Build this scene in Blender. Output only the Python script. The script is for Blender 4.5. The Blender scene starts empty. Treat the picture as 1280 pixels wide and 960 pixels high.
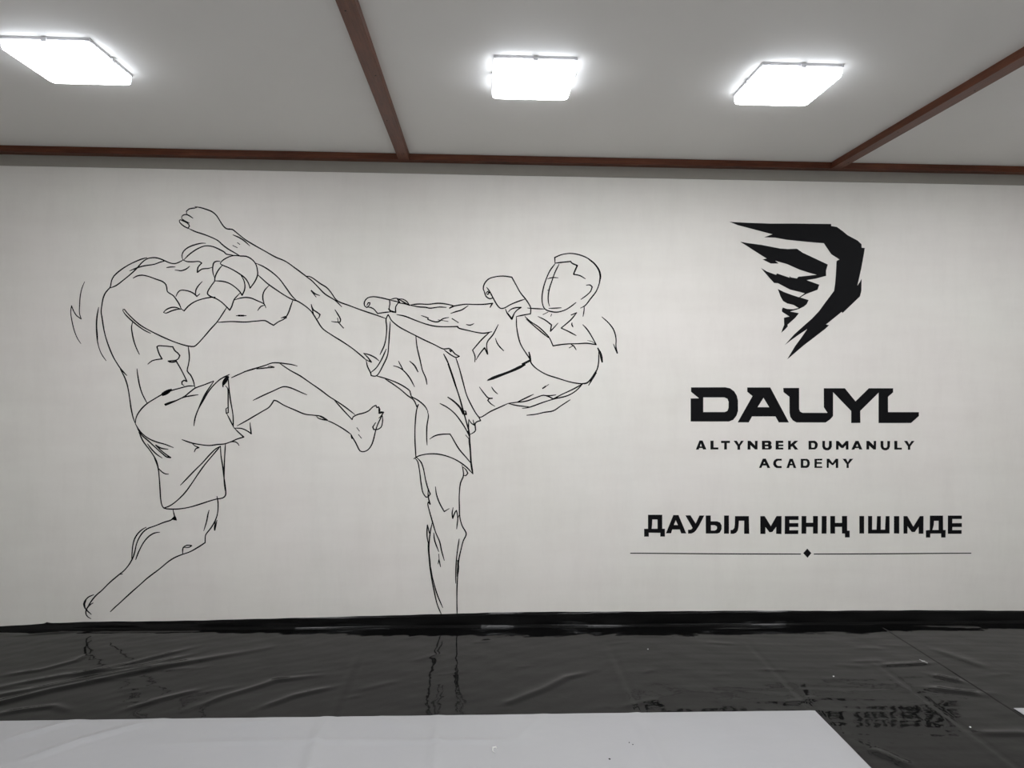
import bpy, bmesh, math, random
from mathutils import Matrix, Vector
from mathutils.geometry import tessellate_polygon
import numpy as np

SC = bpy.context.scene
COL = SC.collection
rnd = random.Random(7)

# ------------------------------------------------------------------ camera
cam_d = bpy.data.cameras.new('camera')
cam_d.sensor_fit = 'HORIZONTAL'
cam_d.sensor_width = 36.0
cam_d.lens = 880.0 / 1280.0 * 36.0
cam_d.clip_start = 0.05
cam = bpy.data.objects.new('camera', cam_d)
COL.objects.link(cam)
RIGHT = Vector((0.999088, -0.042002, 0.007647))
UP = Vector((-0.006937, 0.017028, 0.999831))
BACK = Vector((-0.042125, -0.998972, 0.016721))
cam.matrix_world = Matrix(((RIGHT.x, UP.x, BACK.x, 0.0), (RIGHT.y, UP.y, BACK.y, -4.4), (RIGHT.z, UP.z, BACK.z, 1.585), (0, 0, 0, 1)))
SC.camera = cam

# ------------------------------------------------------------------ world, exposure
world = bpy.data.worlds.new('world')
SC.world = world
world.use_nodes = True
world.node_tree.nodes['Background'].inputs[0].default_value = (0.02, 0.02, 0.022, 1)
world.node_tree.nodes['Background'].inputs[1].default_value = 0.2
vs = SC.view_settings
vs.view_transform = 'Standard'
vs.look = 'None'
vs.gamma = 1.0
vs.use_curve_mapping = False
vs.exposure = 1.6
LAMP = 11.0          # radiance of the lamp diffusers
CEIL = 2.912         # ceiling height
FRONT_ROW = [(-1.76, -1.31), (0.214, -1.255), (1.358, -1.255)]
ADDED_LAMPS = [(3.05, -1.3)] + [(x, y) for y in (-2.65, -4.2, -5.8, -7.4) for x in (-1.76, 0.2, 1.4, 3.4)]  # unseen lamps, added behind and right of the view to brighten the wall

# ------------------------------------------------------------------ materials
def mat(name, base, rough=0.6, spec=0.5):
    m = bpy.data.materials.new(name)
    m.use_nodes = True
    b = m.node_tree.nodes['Principled BSDF']
    b.inputs['Base Color'].default_value = (*base, 1)
    b.inputs['Roughness'].default_value = rough
    b.inputs['Specular IOR Level'].default_value = spec
    return m, m.node_tree, b

def noise(nt, scale, detail=4, stretch=(1, 1, 1), rough=0.6):
    tc = nt.nodes.new('ShaderNodeTexCoord')
    mp = nt.nodes.new('ShaderNodeMapping')
    mp.inputs['Scale'].default_value = stretch
    n = nt.nodes.new('ShaderNodeTexNoise')
    n.inputs['Scale'].default_value = scale
    n.inputs['Detail'].default_value = detail
    n.inputs['Roughness'].default_value = rough
    nt.links.new(tc.outputs['Object'], mp.inputs['Vector'])
    nt.links.new(mp.outputs['Vector'], n.inputs['Vector'])
    return n.outputs['Fac']

def ramp(nt, fac, stops):
    r = nt.nodes.new('ShaderNodeValToRGB')
    e = r.color_ramp.elements
    while len(e) < len(stops):
        e.new(0.5)
    for i, (p, c) in enumerate(stops):
        e[i].position = p
        e[i].color = (*c, 1)
    nt.links.new(fac, r.inputs[0])
    return r.outputs[0]

def mix(nt, kind, fac, a, b):
    m = nt.nodes.new('ShaderNodeMix')
    m.data_type = 'RGBA'
    m.blend_type = kind
    m.inputs[0].default_value = fac
    nt.links.new(a, m.inputs[6])
    nt.links.new(b, m.inputs[7])
    return m.outputs[2]

def bump(nt, b, height, strength, dist):
    bp = nt.nodes.new('ShaderNodeBump')
    bp.inputs['Strength'].default_value = strength
    bp.inputs['Distance'].default_value = dist
    nt.links.new(height, bp.inputs['Height'])
    nt.links.new(bp.outputs[0], b.inputs['Normal'])

def m_wall():
    m, nt, b = mat('white_wall_paint', (0.8, 0.785, 0.75), 0.55, 0.3)
    streak = ramp(nt, noise(nt, 2.0, 8, (3.2, 1, 0.8), 0.75), [(0.25, (0.95, 0.948, 0.945)), (0.55, (1, 1, 1))])
    wide = ramp(nt, noise(nt, 2.2, 5, (0.6, 1, 3.0)), [(0.3, (0.955, 0.95, 0.948)), (0.65, (1, 1, 1))])
    tone = ramp(nt, noise(nt, 0.9, 2), [(0.35, (0.80, 0.768, 0.73)), (0.65, (0.795, 0.779, 0.728))])
    c = mix(nt, 'MULTIPLY', 1.0, mix(nt, 'MULTIPLY', 1.0, tone, streak), wide)
    nt.links.new(c, b.inputs['Base Color'])
    bump(nt, b, noise(nt, 9, 6, (2, 1, 1)), 0.15, 0.002)
    return m

def m_plain(name, base, rough, var=0.06, scale=6, spec=0.3):
    m, nt, b = mat(name, base, rough, spec)
    c = ramp(nt, noise(nt, scale, 5), [(0.3, tuple(v * (1 - var) for v in base)), (0.7, base)])
    nt.links.new(c, b.inputs['Base Color'])
    return m

def m_wood(name, stretch):
    m, nt, b = mat(name, (0.2, 0.07, 0.03), 0.45, 0.35)
    g = noise(nt, 14, 6, stretch, 0.65)
    c = ramp(nt, g, [(0.28, (0.075, 0.020, 0.008)), (0.5, (0.125, 0.037, 0.015)), (0.72, (0.175, 0.056, 0.024))])
    big = ramp(nt, noise(nt, 2.2, 3), [(0.3, (0.75, 0.72, 0.7)), (0.7, (1.12, 1.1, 1.08))])
    nt.links.new(mix(nt, 'MULTIPLY', 1.0, c, big), b.inputs['Base Color'])
    bump(nt, b, g, 0.3, 0.002)
    return m

def m_black_vinyl():
    m, nt, b = mat('black_vinyl', (0.0035, 0.0035, 0.0036), 0.05, 0.3)
    b.inputs['IOR'].default_value = 1.36
    rr = ramp(nt, noise(nt, 3, 4), [(0.3, (0.045, 0.045, 0.045)), (0.7, (0.085, 0.085, 0.085))])
    nt.links.new(rr, b.inputs['Roughness'])
    a = noise(nt, 7.0, 3, (1.2, 1.0, 1.0), 0.5)
    bump(nt, b, a, 0.12, 0.014)
    return m

def m_white_vinyl():
    m, nt, b = mat('white_vinyl', (0.39, 0.39, 0.402), 0.38, 0.4)
    c = ramp(nt, noise(nt, 1.6, 3), [(0.3, (0.345, 0.345, 0.354)), (0.7, (0.36, 0.36, 0.37))])
    nt.links.new(c, b.inputs['Base Color'])
    bump(nt, b, noise(nt, 5, 3, (0.8, 1.2, 1)), 0.2, 0.012)
    return m

def m_emit(name, col, strength):
    m, nt, b = mat(name, (0.9, 0.9, 0.9), 0.4)
    b.inputs['Emission Color'].default_value = (*col, 1)
    b.inputs['Emission Strength'].default_value = strength
    return m

WALL = m_wall()
CEILING = m_plain('white_ceiling_paint', (0.75, 0.735, 0.70), 0.7, 0.02, 2)
SIDE = m_plain('side_wall_paint', (0.74, 0.73, 0.7), 0.7, 0.03, 2)
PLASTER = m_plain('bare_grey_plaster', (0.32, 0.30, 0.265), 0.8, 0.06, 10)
CONCRETE = m_plain('concrete', (0.2, 0.2, 0.2), 0.8, 0.1, 4)
WOOD_X = m_wood('stained_wood_along_wall', (0.5, 6, 9))
WOOD_Y = m_wood('stained_wood_across_room', (9, 0.5, 6))
BLACK = m_black_vinyl()
WHITE = m_white_vinyl()
PAINT = m_plain('black_mural_paint', (0.004, 0.004, 0.005), 0.6, 0.2, 30, 0.12)
LIT = m_emit('lit_diffuser', (0.97, 0.98, 1.0), LAMP)
RIM = m_emit('glowing_diffuser_side', (0.86, 0.91, 1.0), LAMP * 0.2)
METAL = m_plain('white_lacquered_metal', (0.7, 0.7, 0.72), 0.4, 0.02, 5)
PAPER = m_plain('white_paper', (0.9, 0.9, 0.88), 0.7, 0.02, 30)
GRIT = m_plain('dark_grit', (0.03, 0.028, 0.025), 0.8, 0.2, 40)

# ------------------------------------------------------------------ helpers
def link_mesh(name, verts, faces, m, parent=None, smooth=False):
    me = bpy.data.meshes.new(name)
    me.from_pydata([tuple(v) for v in verts], [], faces)
    me.validate()
    me.materials.append(m)
    if smooth:
        me.polygons.foreach_set('use_smooth', [True] * len(me.polygons))
    me.update()
    o = bpy.data.objects.new(name, me)
    COL.objects.link(o)
    if parent:
        o.parent = parent
    return o

def link_bm(name, bm, m, parent=None, smooth=False):
    me = bpy.data.meshes.new(name)
    bm.normal_update()
    bm.to_mesh(me)
    bm.free()
    me.materials.append(m)
    if smooth:
        me.polygons.foreach_set('use_smooth', [True] * len(me.polygons))
    o = bpy.data.objects.new(name, me)
    COL.objects.link(o)
    if parent:
        o.parent = parent
    return o

def box_bm(x0, x1, y0, y1, z0, z1, bevel=0.0, seg=2):
    bm = bmesh.new()
    bmesh.ops.create_cube(bm, size=1)
    bmesh.ops.scale(bm, vec=(x1 - x0, y1 - y0, z1 - z0), verts=bm.verts)
    bmesh.ops.translate(bm, vec=((x0 + x1) / 2, (y0 + y1) / 2, (z0 + z1) / 2), verts=bm.verts)
    if bevel:
        bmesh.ops.bevel(bm, geom=bm.edges[:], offset=bevel, segments=seg, profile=0.5, affect='EDGES')
    return bm

def struct(name, bm, m):
    o = link_bm(name, bm, m)
    o['kind'] = 'structure'
    return o

def tag(o, label, cat, group=None):
    o['label'] = label
    o['category'] = cat
    if group:
        o['group'] = group
    return o

def thing(name, label, cat, loc, group=None):
    o = bpy.data.objects.new(name, None)
    o.empty_display_size = 0.1
    COL.objects.link(o)
    o.location = loc
    return tag(o, label, cat, group)

# ------------------------------------------------------------------ room shell
X0, X1, Y0 = -4.6, 5.6, -9.0
struct('floor', box_bm(X0 - 0.1, X1 + 0.1, Y0 - 0.1, 0.1, -0.15, -0.03), CONCRETE)
struct('ceiling', box_bm(X0 - 0.1, X1 + 0.1, Y0 - 0.1, 0.1, CEIL, CEIL + 0.12), CEILING)
struct('wall_back', box_bm(X0, X1, 0.0, 0.1, -0.02, CEIL + 0.01), WALL)
struct('wall_left', box_bm(X0 - 0.1, X0, Y0, 0.1, -0.02, CEIL + 0.01), SIDE)
struct('wall_right', box_bm(X1, X1 + 0.1, Y0, 0.1, -0.02, CEIL + 0.01), SIDE)
struct('wall_front', box_bm(X0, X1, Y0 - 0.1, Y0, -0.02, CEIL + 0.01), SIDE)

# bare plaster band left above the paint, and the stained lath in the corner of wall and ceiling
BEAM_H = 0.037
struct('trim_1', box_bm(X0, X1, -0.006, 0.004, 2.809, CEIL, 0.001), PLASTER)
struct('trim_2', box_bm(X0, X1, -0.066, -0.002, CEIL - BEAM_H, CEIL + 0.004, 0.002), WOOD_X)

def beam(x, label):
    o = thing('ceiling_beam', label, 'beam', (x, -0.066, CEIL), 'stained ceiling laths running away from the mural wall')
    link_bm('lath', box_bm(-0.034, 0.034, Y0 + 0.08, -0.0005, -BEAM_H - 0.001, 0.003, 0.002), WOOD_Y, o)
    for k in range(7):                       # nail heads along the underside
        bm = bmesh.new()
        bmesh.ops.create_cone(bm, cap_ends=True, segments=10, radius1=0.0035, radius2=0.0025, depth=0.002)
        bmesh.ops.translate(bm, vec=(0.012 * (-1) ** k, -0.12 - 0.55 * k, -BEAM_H - 0.0015), verts=bm.verts)
        link_bm('nail_head', bm, GRIT, o)
beam(-0.487, 'reddish-brown wooden ceiling beam left of the middle lamp')
beam(2.203, 'reddish-brown wooden ceiling beam in the upper right corner')

# ------------------------------------------------------------------ ceiling lamps
def lamp(x, y, label):
    o = thing('ceiling_light', label, 'ceiling light', (x, y, CEIL), 'square ceiling lamps')
    s = 0.178
    link_bm('back_plate', box_bm(-s + 0.001, s - 0.001, -s + 0.001, s - 0.001, -0.0125, 0.001, 0.002), METAL, o)
    bm = bmesh.new()                          # shallow dish with rounded corners
    rings = [(s - 0.004, -0.012, 0.022), (s, -0.016, 0.026), (s, -0.036, 0.026), (s - 0.003, -0.045, 0.024), (s - 0.012, -0.05, 0.02)]
    prev = None
    for r, z, c in rings:
        vs_ = []
        for q in range(4):
            a0 = q * math.pi / 2
            cx = (r - c) * (1 if q in (0, 3) else -1)
            cy = (r - c) * (1 if q in (0, 1) else -1)
            for k in range(6):
                a = a0 + k / 5 * math.pi / 2
                vs_.append(bm.verts.new((cx + c * math.cos(a), cy + c * math.sin(a), z)))
        if prev:
            n = len(vs_)
            for i in range(n):
                bm.faces.new((prev[i], vs_[i], vs_[(i + 1) % n], prev[(i + 1) % n]))
        else:
            first = vs_
        prev = vs_
    bm.faces.new(prev)
    bm.faces.new(first[::-1])
    bmesh.ops.recalc_face_normals(bm, faces=bm.faces)
    d = link_bm('diffuser', bm, LIT, o)
    d.data.materials.append(RIM)
    for p in d.data.polygons:                 # the face shines, the side walls of the dish only glow
        if p.normal.z > -0.35:
            p.material_index = 1
    for dx, dy in ((0, -1), (0, 1), (1, 0), (-1, 0)):
        w = (0.011, 0.004) if dx == 0 else (0.004, 0.011)
        px, py = dx * (s + 0.001), dy * (s + 0.001)
        link_bm('clip', box_bm(px - w[0], px + w[0], py - w[1], py + w[1], -0.02, -0.004, 0.001, 1), METAL, o)

for (x, y), l in zip(FRONT_ROW, ('square white ceiling light left of both wooden beams', 'square white ceiling light right of the long left beam, middle lamp', 'square white ceiling light nearest the right-hand beam')):
    lamp(x, y, l)
for i, (x, y) in enumerate(ADDED_LAMPS):
    lamp(x, y, 'unseen square white ceiling light, added to brighten the mural wall')

# ------------------------------------------------------------------ vinyl on the floor
def seg_dist(X, Y, pts):
    """distance and position along a polyline for arrays of points"""
    best = np.full(X.shape, 1e9)
    pos = np.zeros(X.shape)
    side = np.zeros(X.shape)
    n = len(pts) - 1
    for i in range(n):
        ax, ay = pts[i]
        bx, by = pts[i + 1]
        dx, dy = bx - ax, by - ay
        L2 = dx * dx + dy * dy
        t = np.clip(((X - ax) * dx + (Y - ay) * dy) / L2, 0, 1)
        px, py = ax + t * dx, ay + t * dy
        d = np.hypot(X - px, Y - py)
        s = (dx * (Y - ay) - dy * (X - ax)) / math.sqrt(L2)
        m_ = d < best
        best = np.where(m_, d, best)
        pos = np.where(m_, (i + t) / n, pos)
        side = np.where(m_, s, side)
    return best, pos, side

# creases of the black sheet: points on the floor, height, half width
CREASES = [
 ([(-2.47, -0.88), (-2.15, -0.70), (-1.79, -0.59), (-1.55, -0.40)], 0.007, 0.020),
 ([(-2.5, -1.10), (-2.27, -1.0), (-2.12, -0.88), (-1.95, -0.77), (-1.7, -0.61), (-1.2, -0.35)], 0.011, 0.026),
 ([(-2.45, -0.98), (-2.2, -0.86), (-1.9, -0.68), (-1.6, -0.52)], 0.008, 0.022),
 ([(-1.67, -1.10), (-1.53, -0.98), (-1.36, -0.86)], 0.006, 0.018),
 ([(-1.36, -1.10), (-1.24, -0.96), (-1.12, -0.86), (-1.04, -0.79), (-0.83, -0.73)], 0.007, 0.018),
 ([(-1.05, -1.10), (-0.9, -0.96), (-0.72, -0.86)], 0.007, 0.018),
 ([(0.10, -1.08), (0.15, -1.05), (0.32, -0.92), (0.45, -0.79), (0.62, -0.70)], 0.007, 0.020),
 ([(-2.47, -0.70), (-2.31, -0.63), (-2.19, -0.51), (-2.17, -0.39)], 0.006, 0.016),
 ([(-2.13, -0.73), (-1.89, -0.56), (-1.61, -0.32)], 0.006, 0.016),
 ([(2.25, -0.95), (2.4, -1.0), (2.5, -1.04)], 0.009, 0.022),
 ([(2.38, -0.80), (2.5, -0.90)], 0.008, 0.018),
 ([(2.17, -0.68), (2.5, -0.65)], 0.006, 0.018),
 ([(2.19, -1.40), (2.46, -1.41)], 0.006, 0.022),
 ([(1.64, -1.50), (1.75, -1.66)], 0.006, 0.02),
 ([(-2.25, -1.13), (-2.11, -1.07), (-2.0, -1.04), (-1.88, -1.10)], 0.007, 0.018),
 ([(-2.75, -0.13), (-2.4, -0.06), (-1.9, -0.07), (-1.4, -0.05)], 0.008, 0.014),
 ([(1.0, -0.07), (1.6, -0.10), (2.2, -0.06)], 0.004, 0.012),
 ([(1.9, -0.05), (2.5, -0.09)], 0.004, 0.010),
 ([(2.6, -0.07), (3.2, -0.12)], 0.004, 0.012),
 ([(2.6, -0.45), (2.75, -0.75)], 0.004, 0.03),
]
for k in range(46):                                   # faint short puckers
    x = rnd.uniform(-2.6, 3.4)
    y = rnd.uniform(-1.15, -0.12)
    a = rnd.uniform(0.15, 0.6) if x < 0.9 else rnd.uniform(-0.25, 0.3)
    l = rnd.uniform(0.08, 0.25)
    CREASES.append(([(x, y), (x + l * math.cos(a), y + l * math.sin(a))], rnd.uniform(0.0008, 0.0022), rnd.uniform(0.01, 0.02)))
JOINTS = [(-0.68, -0.35, 0.0022), (0.72, -0.3, 0.0018), (1.545, -0.25, 0.0006), (2.15, -0.55, 0.0008)]     # edges of the mats showing through
WHITE_CREASES = [
 ([(-2.02, -1.37), (-1.78, -1.18)], 0.004, 0.02), ([(-1.85, -1.54), (-1.69, -1.38), (-1.42, -1.18)], 0.005, 0.022),
 ([(-0.71, -1.2), (-0.68, -1.75)], 0.005, 0.024), ([(-1.4, -1.41), (-0.95, -1.40), (-0.2, -1.42), (0.3, -1.43)], 0.003, 0.02),
 ([(-0.2, -1.18), (-0.18, -1.75)], 0.004, 0.022), ([(0.14, -1.46), (0.3, -1.18)], 0.003, 0.02), ([(0.72, -1.2), (0.74, -1.8)], 0.004, 0.024),
 ([(-0.45, -1.2), (-0.25, -1.32)], 0.003, 0.015), ([(-1.1, -1.25), (-0.9, -1.2)], 0.002, 0.015)]

def relief(X, Y):
    Z = np.zeros(X.shape)
    for pts, h, w in CREASES:
        d, p, s = seg_dist(X, Y, pts)
        w_ = np.where(s > 0, w * 1.5, w * 0.7)        # steeper on one flank
        Z += h * np.exp(-(d / w_) ** 2) * np.clip(np.sin(np.pi * np.clip(p, 0.04, 0.96)) * 1.6, 0, 1)
    for x, ya, h in JOINTS:
        fade = np.clip((ya - Y) / 0.25, 0, 1)
        Z += h * fade * np.exp(-((X - x) / 0.02) ** 2) - 0.002 * fade * np.exp(-((X - x - 0.03) / 0.012) ** 2)
    under = (Y < -1.19) & ((X < 1.56) | (X > 2.55))       # pressed flat below the white covers
    return np.where(under, 0.0, Z)

def ripple(X, Y):
    return 0.45 * (0.0006 * np.sin(17 * X + 23 * Y + 1.3 * np.sin(5 * X)) + 0.0005 * np.sin(-9 * X + 39 * Y + 2 * np.sin(3.1 * X + 1)) + np.clip(0.25 + (X - 0.6) / 1.2, 0.25, 1) * (0.00035 * np.sin(85 * Y + 3 * np.sin(4 * X)) + 0.0002 * np.sin(140 * Y + 9 * X)) + np.clip((1.2 - X) / 0.8, 0, 1) * 0.0003 * np.sin(70 * Y - 42 * X + 2.5 * np.sin(3 * X + 5 * Y)) + 0.0009 * np.sin(2.3 * X + 6.1 * Y) )

TOP = [(-4.6, .012), (-2.932, .012), (-2.789, .018), (-2.67, .025), (-2.655, .034), (-2.63, .028), (-2.431, .033), (-1.974, .034), (-1.391, .045), (-0.999, .050), (-0.603, .060), (-0.205, .069), (0.197, .075), (1.009, .0755), (1.834, .0735), (2.566, .071), (3.523, .064), (5.6, .06)]

def axis(a, b, lo, hi, fine, coarse):
    v = []
    x = a
    while x < b - 1e-6:
        v.append(x)
        x += fine if lo <= x < hi else coarse
    v.append(b)
    return np.array(v)

def black_sheet(name, xa, xb, lift, label, cut=False):
    xs = axis(xa, xb, max(xa, -3.2), 3.9, 0.016, 0.2)
    if cut:
        xs = np.sort(np.unique(np.concatenate([xs, xa + np.array([0.003, 0.006, 0.009, 0.012])])))
    ys = -axis(0.022, -Y0 - 0.03, 0.0, 1.95, 0.012, 0.25)[::-1]
    ys = np.sort(ys)
    X, Y = np.meshgrid(xs, ys, indexing='ij')
    edge = np.clip((-Y - 0.022) / 0.06, 0, 1)
    sag = 0.0135 * (1 - np.clip((-Y - 0.027) / (0.065 + 0.012 * np.sin(2.1 * X) + 0.006 * np.sin(9 * X)), 0, 1)) ** 2    # the sheet dips into the gap along the wall
    Z = (relief(X, Y) + ripple(X, Y)) * edge + lift - sag
    if cut:
        Z = Z - (lift + 0.0008) * (1 - np.clip((X - xa) / 0.012, 0, 1)) ** 2
    rows = [np.stack([X[:, j], Y[:, j], Z[:, j]], 1) for j in range(X.shape[1])]
    r = 0.016
    wob = 0.0025 * np.sin(3.7 * xs) + 0.0015 * np.sin(11 * xs + 1)
    for k in range(1, 7):                              # rounded fold into the wall
        th = k / 6 * math.pi / 2
        rows.append(np.stack([xs, -0.011 - r + r * math.sin(th) + 0 * xs, Z[:, -1] + r * (1 - math.cos(th)) + wob * math.sin(th) * 0.3], 1))
    top = np.interp(xs, [t[0] for t in TOP], [t[1] for t in TOP]) + 0.0012 * np.sin(23 * xs) * np.sin(7 * xs + 1) + 0.001 * np.sin(5 * xs)
    base = rows[-1]
    for k in range(1, 6):
        t = k / 5
        rows.append(np.stack([xs, -0.011 + 0.006 * t + 0.0015 * math.sin(math.pi * t) * np.sin(9 * xs), base[:, 2] + (np.maximum(top, base[:, 2] + 0.002) - base[:, 2]) * t], 1))
    rows.append(np.stack([xs, 0 * xs - 0.0008, rows[-1][:, 2] + 0.0005], 1))
    V = np.stack(rows, 1)
    nx, ny = V.shape[:2]
    verts = V.reshape(-1, 3).tolist()
    idx = np.arange(nx * ny).reshape(nx, ny)
    f = np.stack([idx[:-1, :-1], idx[1:, :-1], idx[1:, 1:], idx[:-1, 1:]], -1).reshape(-1, 4).tolist()
    # side hems with real thickness
    for i, flip in ((0, 1), (nx - 1, 0)):
        b0 = len(verts)
        for j in range(ny):
            v = V[i, j]
            verts.append((v[0], v[1], v[2] - lift - 0.002))
        for j in range(ny - 1):
            q = [int(idx[i, j]), int(idx[i, j + 1]), b0 + j + 1, b0 + j]
            f.append(q if not flip else q[::-1])
    o = link_mesh(name, verts, f, BLACK, smooth=True)
    return tag(o, label, 'floor cover')

SEAM = 2.515
black_sheet('vinyl_sheet', X0 + 0.02, SEAM + 0.014, 0.0, 'large glossy black vinyl sheet on the floor, its edge turned up under the fighters')
black_sheet('vinyl_sheet', SEAM, X1 - 0.02, 0.0025, 'narrower glossy black vinyl sheet at the right edge, lapped over along the slanting seam', True)

def white_sheet(xa, xb, ya, yb, label):
    xs = axis(xa, xb, -3.2, 3.9, 0.02, 0.2)
    ys = axis(yb, ya, -2.1, 0.0, 0.015, 0.25)
    X, Y = np.meshgrid(xs, ys, indexing='ij')
    Z = 0.0085 + ripple(X, Y) * 0.8
    for pts, h, w in WHITE_CREASES:
        d, p, s = seg_dist(X, Y, pts)
        Z += 2.6 * h * np.exp(-(d / np.where(s > 0, w * 1.4, w * 0.7)) ** 2) * np.clip(np.sin(np.pi * np.clip(p, 0.05, 0.95)) * 1.6, 0, 1)
    ex = np.minimum(np.minimum(X - xa, xb - X), ya - Y)
    Z = Z - 0.001 * np.clip(1 - ex / 0.02, 0, 1) + relief(X, Y) * 0.5 * np.clip(1 - ex / 0.1, 0, 1)
    nx, ny = X.shape
    verts = np.stack([X, Y, Z], -1).reshape(-1, 3).tolist()
    idx = np.arange(nx * ny).reshape(nx, ny)
    f = np.stack([idx[:-1, :-1], idx[1:, :-1], idx[1:, 1:], idx[:-1, 1:]], -1).reshape(-1, 4).tolist()
    loop = [int(i) for i in idx[:, 0]] + [int(i) for i in idx[-1, 1:]] + [int(i) for i in idx[::-1, -1][1:]] + [int(i) for i in idx[0, ::-1][1:-1]]
    b0 = len(verts)
    for i in loop:
        v = verts[i]
        verts.append((v[0], v[1], v[2] - 0.003))
    n = len(loop)
    for k in range(n):
        f.append([loop[(k + 1) % n], loop[k], b0 + k, b0 + (k + 1) % n])
    o = link_mesh('mat_cover', verts, f, WHITE, smooth=True)
    # keep the hem edge crisp
    return tag(o, label, 'mat cover')
white_sheet(X0 + 0.05, 1.572, -1.182, -8.6, 'wide white vinyl mat cover along the bottom of the picture')
white_sheet(2.535, X1 - 0.05, -1.182, -8.6, 'white vinyl mat cover showing one small corner at the far right')

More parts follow.
